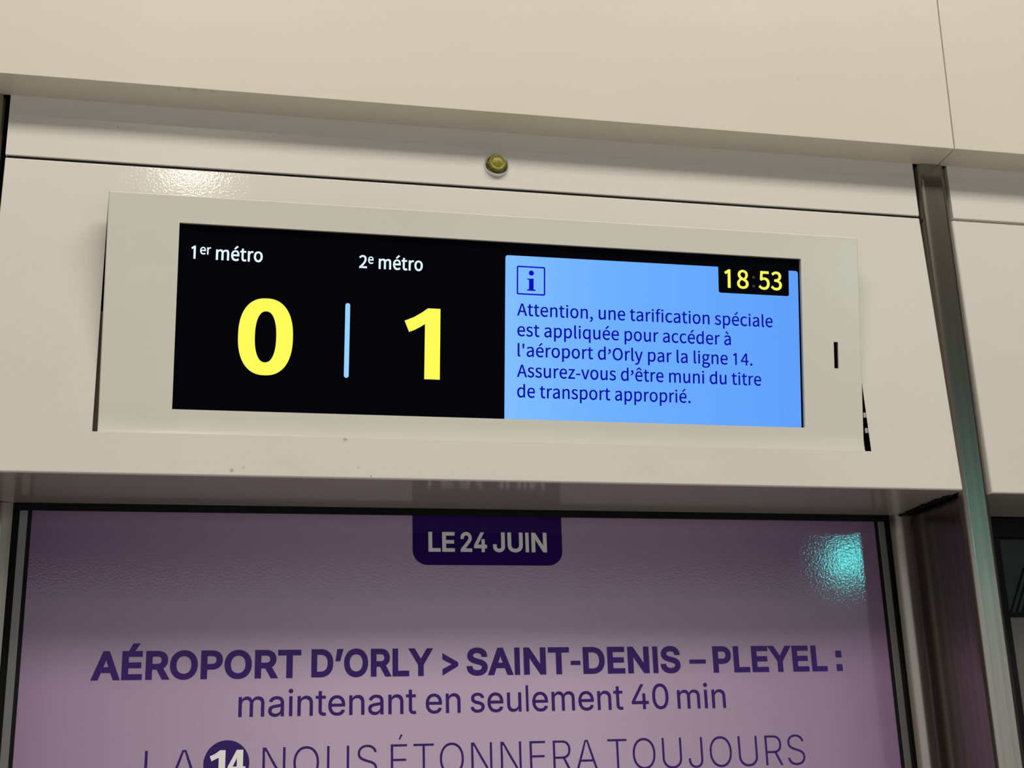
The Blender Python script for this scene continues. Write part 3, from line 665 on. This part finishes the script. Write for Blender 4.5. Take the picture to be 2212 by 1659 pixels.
def d3(u, v, n):
    return Vector((u, 0, 0)) + DO + DV * v + DN * n


def dmesh(name, pts, faces, n, m, parent):
    return mesh(name, [d3(p[0], p[1], n) for p in pts], faces, m, parent)


SW, S0, S1 = 0.3695, 0.0272, 0.2353                      # opening for the screen
SLU = (0.4098, 0.4156)
SLV = (0.1010, 0.1337)                                   # little slot
us = [(-DW, -0.02), (-DW, -0.0016), (-DW + 0.0005, -0.0005), (-DW + 0.0016, 0), (-SW, 0), (SW, 0), (SLU[0], 0), (SLU[1], 0),
      (DW - 0.0016, 0), (DW - 0.0005, -0.0005), (DW, -0.0016), (DW, -0.02)]
vs_ = [(0.0, 0.0036)] + [(0.0190 * k / 10, 0.0036 * (1 - k / 10) ** 2) for k in range(1, 11)] + [(S0, 0), (SLV[0], 0), (SLV[1], 0), (S1, 0),
       (DH - 0.0012, 0), (DH - 0.00035, -0.00035), (DH, -0.0012), (DH, -0.025)]
pv = [d3(u, v, nu + nv) for (v, nv) in vs_ for (u, nu) in us]
pf = []
nu_ = len(us)
for j in range(len(vs_) - 1):
    for i in range(nu_ - 1):
        if i == 4 and 11 <= j <= 13:
            continue
        if i == 6 and j == 12:
            continue
        pf.append((j * nu_ + i, j * nu_ + i + 1, (j + 1) * nu_ + i + 1, (j + 1) * nu_ + i))
# inner lips of the screen opening and of the slot
for (u0, u1, v0, v1, dep) in ((-SW, SW, S0, S1, 0.006), (SLU[0], SLU[1], SLV[0], SLV[1], 0.003)):
    k = len(pv)
    ring = [(u0, v0), (u1, v0), (u1, v1), (u0, v1)]
    pv += [d3(u, v, 0) for u, v in ring] + [d3(u, v, -dep) for u, v in ring]
    pf += [(k + i, k + (i + 1) % 4, k + 4 + (i + 1) % 4, k + 4 + i) for i in range(4)]
bez = mesh('bezel', pv, pf, M_BEZEL, disp, smooth=True)
bv, bf = [], []
for n_ in (-0.006, -0.0025):
    bv += [d3(u, v, n_) for u, v in ((SLU[0] - 0.002, SLV[0] - 0.002), (SLU[1] + 0.002, SLV[0] - 0.002), (SLU[1] + 0.002, SLV[1] + 0.002), (SLU[0] - 0.002, SLV[1] + 0.002))]
bf = [(0, 1, 2, 3), (4, 5, 6, 7)] + [(i, (i + 1) % 4, 4 + (i + 1) % 4, 4 + i) for i in range(4)]
o = mesh('sensor_slot', bv, bf, M_GLASS, disp)
o['label'] = 'small black vertical slot right of the screen'
# housing behind the bezel
hv = []
for n_ in (-0.055, -0.021):
    hv += [d3(u, v, n_) for u, v in ((-DW + 0.006, 0.004), (DW - 0.006, 0.004), (DW - 0.006, DH - 0.03), (-DW + 0.006, DH - 0.03))]
mesh('housing', hv, [(0, 1, 2, 3), (4, 5, 6, 7)] + [(i, (i + 1) % 4, 4 + (i + 1) % 4, 4 + i) for i in range(4)], M_HOUSING, disp)
# grey mounting angle seen through the left-hand gap, pale cable clips through the right-hand one
box('mounting_angle', -HX - 0.012, -DW + 0.002, -0.132, -0.130, 0.378, 0.520, M_HOUSING, disp)
for z in (0.4005, 0.4200):
    box('cable_clip', HX - 0.0025, HX + 0.006, -0.149, -0.147, z, z + 0.006, M_WIRE, disp)

# --- the lit screen
k = 0.001
sv = [d3(u, v, n_) for n_ in (-0.020, -0.0050) for u, v in ((-SW - k, S0 - k), (SW + k, S0 - k), (SW + k, S1 + k), (-SW - k, S1 + k))]
screen = mesh('screen', sv, [(0, 1, 2, 3), (4, 5, 6, 7)] + [(i, (i + 1) % 4, 4 + (i + 1) % 4, 4 + i) for i in range(4)], M_GLASS, disp)
L1_, L2_, L3_ = -0.0048, -0.0046, -0.0044
# blue message area with the notch for the clock
outl = arc(0.0005 + 0.003, 0.2203 - 0.003, 0.003, 90, 180, 4) + [(0.0003, S0 - 0.0005), (0.3669, S0 - 0.0005)] + arc(0.3673 - 0.003, 0.2207 - 0.003, 0.003, 0, 90, 4) + \
    [(0.3552, 0.2207), (0.3549, 0.1887 + 0.0025)] + arc(0.3549 - 0.0025, 0.1887 + 0.0025, 0.0025, 0, -90, 4) + arc(0.2639 + 0.0025, 0.1887 + 0.0025, 0.0025, 270, 180, 4) + [(0.2637, 0.2206)]
v, f = flat([outl])
dmesh('message_area', v, f, L1_, G_BLUE, screen)
# clock
v, f = flat([[(0.2634, 0.1892), (0.3546, 0.1892), (0.3549, 0.2212), (0.2634, 0.2212)]])
u_ = 0.0219 / 719
V, F = layout([('S', '18', 15, 1, 0, 10)])
dmesh('clock_digits', fit(V, 0.2713, 0.3026, 0.1957, u_), F, L2_, G_YELLOW, screen)
V, F = layout([('S', '53', 15, 1, 0, 10)])
dmesh('clock_digits', fit(V, 0.3155, 0.3459, 0.1959, u_), F, L2_, G_YELLOW, screen)
cv, cf = [], []
for cz in (0.1990, 0.2098):
    a, b = flat([arc(0.3091, cz, 0.0018, 0, 345, 23)])
    cf += [tuple(i + len(cv) for i in t) for t in b]
    cv += a
o = dmesh('clock_colon', cv, cf, L2_, G_DIM, screen)
o['label'] = 'dimmed colon of the clock'
# information pictogram
v, f = flat([rounded(0.0141, 0.0483, 0.1741, 0.2084, 0.002), rounded(0.0158, 0.0466, 0.1758, 0.2067, 0.0009)])
istem = [(0.0264, 0.1792), (0.0367, 0.1792), (0.0367, 0.1806), (0.0344, 0.1810), (0.0344, 0.1938), (0.0265, 0.1936), (0.0265, 0.1926), (0.0288, 0.1922), (0.0288, 0.1810), (0.0264, 0.1806)]
for c in (istem, arc(0.0316, 0.2004, 0.0031, 0, 345, 23)):
    a, b = flat([c])
    f += [tuple(i + len(v) for i in t) for t in b]
    v += a
dmesh('information_symbol', v, f, L2_, G_INK, screen)
# message
u_ = 0.0142 / 719
for text, x0, x1, base in (('Attention, une tarification spéciale', 0.0146, 0.3326, 0.1492), ('est appliquée pour accéder à', 0.0150, 0.2783, 0.1250),
                           ("l'aéroport d’Orly par la ligne 14.", 0.0155, 0.3054, 0.1012), ('Assurez-vous d’être muni du titre', 0.0148, 0.3161, 0.0771),
                           ('de transport approprié.', 0.0151, 0.2261, 0.0533)):
    V, F = layout([('S', text, 10, 1, 0, 10)])
    dmesh('message_line', fit(V, x0, x1, base, u_), F, L2_, G_NAVY, screen)
# headings and figures
u_ = 0.0142 / 719
V, F = layout([('S', '1', 18, 1, 0, 0), ('S', 'er', 17, 0.70, 270, 0), ('S', ' métro', 18, 1, 0, 14)])
dmesh('heading', fit(V, -0.3560, -0.2778, 0.1966, u_), F, L2_, G_WHITE, screen)
V, F = layout([('S', '2', 18, 1, 0, 0), ('S', 'e', 17, 0.70, 270, 0), ('S', ' métro', 18, 1, 0, 14)])
dmesh('heading', fit(V, -0.1700, -0.0967, 0.1961, u_), F, L2_, G_WHITE, screen)


def oval(x0, x1, y0, y1, p, n=72):
    cx, cy, rx, ry = (x0 + x1) / 2, (y0 + y1) / 2, (x1 - x0) / 2, (y1 - y0) / 2
    out = []
    for i in range(n):
        a = 2 * math.pi * i / n
        c, s = math.cos(a), math.sin(a)
        out.append((cx + rx * math.copysign(abs(c) ** (2 / p), c), cy + ry * math.copysign(abs(s) ** (2 / p), s)))
    return out


v, f = flat([oval(-0.3020, -0.2419, 0.0685, 0.1553, 2.35), oval(-0.2837, -0.2603, 0.0830, 0.1406, 2.30)])
o = dmesh('waiting_time_figure', v, f, L2_, G_YELLOW, screen)
o['label'] = 'big yellow figure 0'
v, f = flat([[(-0.1167, 0.1371), (-0.1114, 0.1242), (-0.1052, 0.1268), (-0.0985, 0.1306), (-0.0932, 0.1342), (-0.0932, 0.0705), (-0.0753, 0.0705), (-0.0755, 0.1526), (-0.0900, 0.1526), (-0.0975, 0.1470), (-0.1060, 0.1417)]])
o = dmesh('waiting_time_figure', v, f, L2_, G_YELLOW, screen)
o['label'] = 'big yellow figure 1'
v, f = flat([rounded(-0.1843, -0.1789, 0.0689, 0.1543, 0.0026)])
dmesh('divider_bar', v, f, L2_, G_BAR, screen)

# ------------------------------------------------------------------ yellow indicator lamp
LX, LY, LZ = 0.0009, -0.137, 0.7300
lamp = thing('indicator_lamp', 'small yellow dome lamp in a chrome ring on the recessed strip', 'lamp', (LX, LY, LZ))


def lathe(name, prof, m, parent, seg=48, ribs=0.0):
    """prof: (radius, distance out of the wall)"""
    v, f = [], []
    for (r, d) in prof:
        for i in range(seg):
            a = 2 * math.pi * i / seg
            rr = r * (1 + (ribs if i % 2 else -ribs))
            v.append((LX + rr * math.cos(a), LY - d, LZ + rr * math.sin(a)))
    for j in range(len(prof) - 1):
        for i in range(seg):
            f.append((j * seg + i, j * seg + (i + 1) % seg, (j + 1) * seg + (i + 1) % seg, (j + 1) * seg + i))
    f.append(tuple(range((len(prof) - 1) * seg, len(prof) * seg)))
    f.append(tuple(range(seg - 1, -1, -1)))
    return mesh(name, v, f, m, parent, smooth=True)


lathe('chrome_ring', [(0.0152, -0.001), (0.0152, 0.0012), (0.0150, 0.0026), (0.0143, 0.0040), (0.0132, 0.0046), (0.0122, 0.0042), (0.0112, 0.0020)], M_CHROME, lamp)
M_LENS = mat('yellow_lens', srgb(134, 128, 14), 0.32, spec=0.4, bump=(500, 0.25, 0.001), vary=(180, srgb(112, 107, 8), (1, 1, 1)))
lathe('lens', [(0.0108, 0.001), (0.0108, 0.0078), (0.0105, 0.0090), (0.0097, 0.0097), (0.0084, 0.0096), (0.0074, 0.0090), (0.0060, 0.0094), (0.0035, 0.0100), (0.001, 0.0102)], M_LENS, lamp, seg=64, ribs=0.012)


# ------------------------------------------------------------------ steel posts
def post(s, label):
    p = [(0.5455, 0.050), (0.5455, -0.0035), (0.5490, -0.0035)]
    R_ = 0.0215
    p += [(0.5490 + R_ * math.sin(math.radians(a)), -0.0035 - R_ + R_ * math.cos(math.radians(a))) for a in range(9, 91, 9)]
    p += arc(0.5705 + 0.009, -0.140 + 0.009, 0.009, 180, 270, 10)
    p += arc(0.6105 - 0.008, -0.140 + 0.008, 0.008, 270, 360, 10)
    p += [(0.6105, 0.050)]
    p = [(x * s, y) for (x, y) in p]
    o = prism('steel_post', p, 'z', -EYE, 0.7753, M_STEEL, origin=(0.585 * s, -0.07, -EYE))
    return tag(o, label, 'post', 'brushed steel posts')


post(1, 'brushed steel post between the two header panels, right of the poster')
post(-1, 'brushed steel post at the left edge, only a sliver of it visible')

# ------------------------------------------------------------------ advertising poster
pz = 0.3215
poster = thing('advertising_poster', 'lilac advertising poster about the airport line, framed behind glass below the display', 'poster', (0, 0.0, -1.2))
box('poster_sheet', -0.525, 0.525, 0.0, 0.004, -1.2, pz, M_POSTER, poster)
box('top_gasket', -0.5455, 0.5455, -0.002, 0.03, pz, 0.331, M_BLACK, poster)
for s in (-1, 1):
    a, b = sorted((s * 0.5290, s * 0.5385))
    box('frame_strip', a, b, -0.0025, 0.02, -1.2, pz, M_FRAME, poster, bevel=0.0008)
    a, b = sorted((s * 0.525, s * 0.5290))
    box('edge_gasket', a, b, -0.001, 0.02, -1.2, pz, M_BLACK, poster)
    a, b = sorted((s * 0.5385, s * 0.5455))
    box('edge_gasket', a, b, 0.004, 0.02, -1.2, pz, M_BLACK, poster)
sheet = [o for o in poster.children if o.name.startswith('poster_sheet')][0]


def pmesh(name, pts, faces, y, m):
    return mesh(name, [(p[0], y, p[1]) for p in pts], faces, m, sheet)


tab = [(-0.0861, pz)] + arc(-0.0862 + 0.018, 0.2611 + 0.018, 0.018, 180, 270, 8) + arc(0.1003 - 0.018, 0.2611 + 0.018, 0.018, 270, 360, 8) + [(0.1005, pz)]
v, f = flat([tab])
pmesh('date_tab', v, f, -0.0003, M_TAB)
CAP = 509.0
LINES = [
    ('date_lettering', M_PAPER, -0.0006, 22, 0, 0.0224, [('LE', -0.0669, -0.0345, 0.2782), ('24', -0.0274, 0.0054, 0.2782), ('JUIN', 0.0129, 0.0808, 0.2784)]),
    ('headline_lettering', M_INK, -0.0003, 28, 12, 0.0289,
     [('AÉROPORT', -0.4498, -0.2171, 0.1312), ('D’ORLY', -0.2054, -0.0626, 0.1316), ('>', -0.0518, -0.0328, 0.1320), ('SAINT-DENIS', -0.0229, 0.2445, 0.1316), ('–', 0.2562, 0.2776, 0.1316),
      ('PLEYEL', 0.2870, 0.4393, 0.1312), (':', 0.4515, 0.4596, 0.1314)]),
    ('subtitle_lettering', M_INK, -0.0003, 3, 0, 0.0293,
     [('maintenant', -0.2868, -0.0833, 0.0872), ('en', -0.0722, -0.0309, 0.0874), ('seulement', -0.0189, 0.1686, 0.0876), ('40', 0.1793, 0.2263, 0.0876), ('min', 0.2374, 0.2998, 0.0873)]),
    ('slogan_lettering', M_INK, -0.0003, -12, 10, 0.0368,
     [('LA', -0.3869, -0.3290, 0.0165), ('NOUS', -0.2585, -0.1291, 0.0170), ('ÉTONNERA', -0.1134, 0.1336, 0.0172), ('TOUJOURS', 0.1462, 0.3979, 0.0173)]),
]
for name, m, y, weight, track, cap, words in LINES:
    V, F = [], []
    for text, x0, x1, base in words:
        a, c = layout([('I', text, weight, 1, 0, track)])
        F += [tuple(i + len(V) for i in t) for t in c]
        V += fit(a, x0, x1, base, cap / CAP)
    pmesh(name, V, F, y, m)
v, f = flat([arc(-0.2982, 0.0367, 0.0252, 0, 354, 59)])
pmesh('line_badge', v, f, -0.0003, M_TAB)
one = [(-0.3166, 0.0448), (-0.3146, 0.0395), (-0.3068, 0.0432), (-0.3068, 0.0222), (-0.2995, 0.0222), (-0.2995, 0.0512), (-0.3055, 0.0512), (-0.3108, 0.0474)]
four_o = [(-0.2968, 0.0278), (-0.2868, 0.0278), (-0.2868, 0.0222), (-0.2800, 0.0222), (-0.2800, 0.0278), (-0.2772, 0.0278), (-0.2772, 0.0332), (-0.2800, 0.0332), (-0.2800, 0.0512), (-0.2872, 0.0512), (-0.2968, 0.0330)]
four_i = [(-0.2868, 0.0332), (-0.2868, 0.0425), (-0.2913, 0.0332)]
v, f = flat([one])
a, b = flat([four_o, four_i])
f += [tuple(i + len(v) for i in t) for t in b]
v += a
pmesh('badge_number', v, f, -0.0006, M_PAPER)

# ------------------------------------------------------------------ sliding platform door at the right edge
door = thing('platform_door', 'dark glazed platform door beyond the steel post at the lower right', 'door', (1.2, 0.02, -EYE))
box('head_rail', 0.6115, P1, 0.000, 0.05, 0.3030, 0.3288, M_BLACK, door)
box('stile', 0.6115, 0.7085, 0.004, 0.05, -EYE, 0.3030, M_BLACK, door, bevel=0.001)
box('cross_rail', 0.7085, P1, 0.004, 0.05, 0.1975, 0.2030, M_BLACK, door)
box('lower_pane', 0.7085, P1, 0.010, 0.03, -EYE, 0.1975, M_PANE, door)
gv, gf = [], []
box('upper_pane', 0.7085, P1, 0.014, 0.03, 0.2030, 0.3030, M_GRILLE, door)
for i in range(118):                                      # slanting ribs of the grille behind
    x = 0.690 + i * 0.0085
    vv = [(x, 0.0135, 0.2035), (x + 0.0035, 0.0135, 0.2035), (x + 0.0335, 0.0135, 0.2650), (x + 0.030, 0.0135, 0.2650),
          (x, 0.0110, 0.2035), (x + 0.0020, 0.0110, 0.2035), (x + 0.032, 0.0110, 0.2650), (x + 0.030, 0.0110, 0.2650)]
    if x < 0.7085:
        continue
    n0 = len(gv)
    gv += vv
    gf += [tuple(n0 + q for q in t) for t in ((0, 1, 2, 3), (4, 5, 6, 7), (0, 1, 5, 4), (1, 2, 6, 5), (2, 3, 7, 6), (3, 0, 4, 7))]
mesh('grille_ribs', gv, gf, M_GRILLE, door)
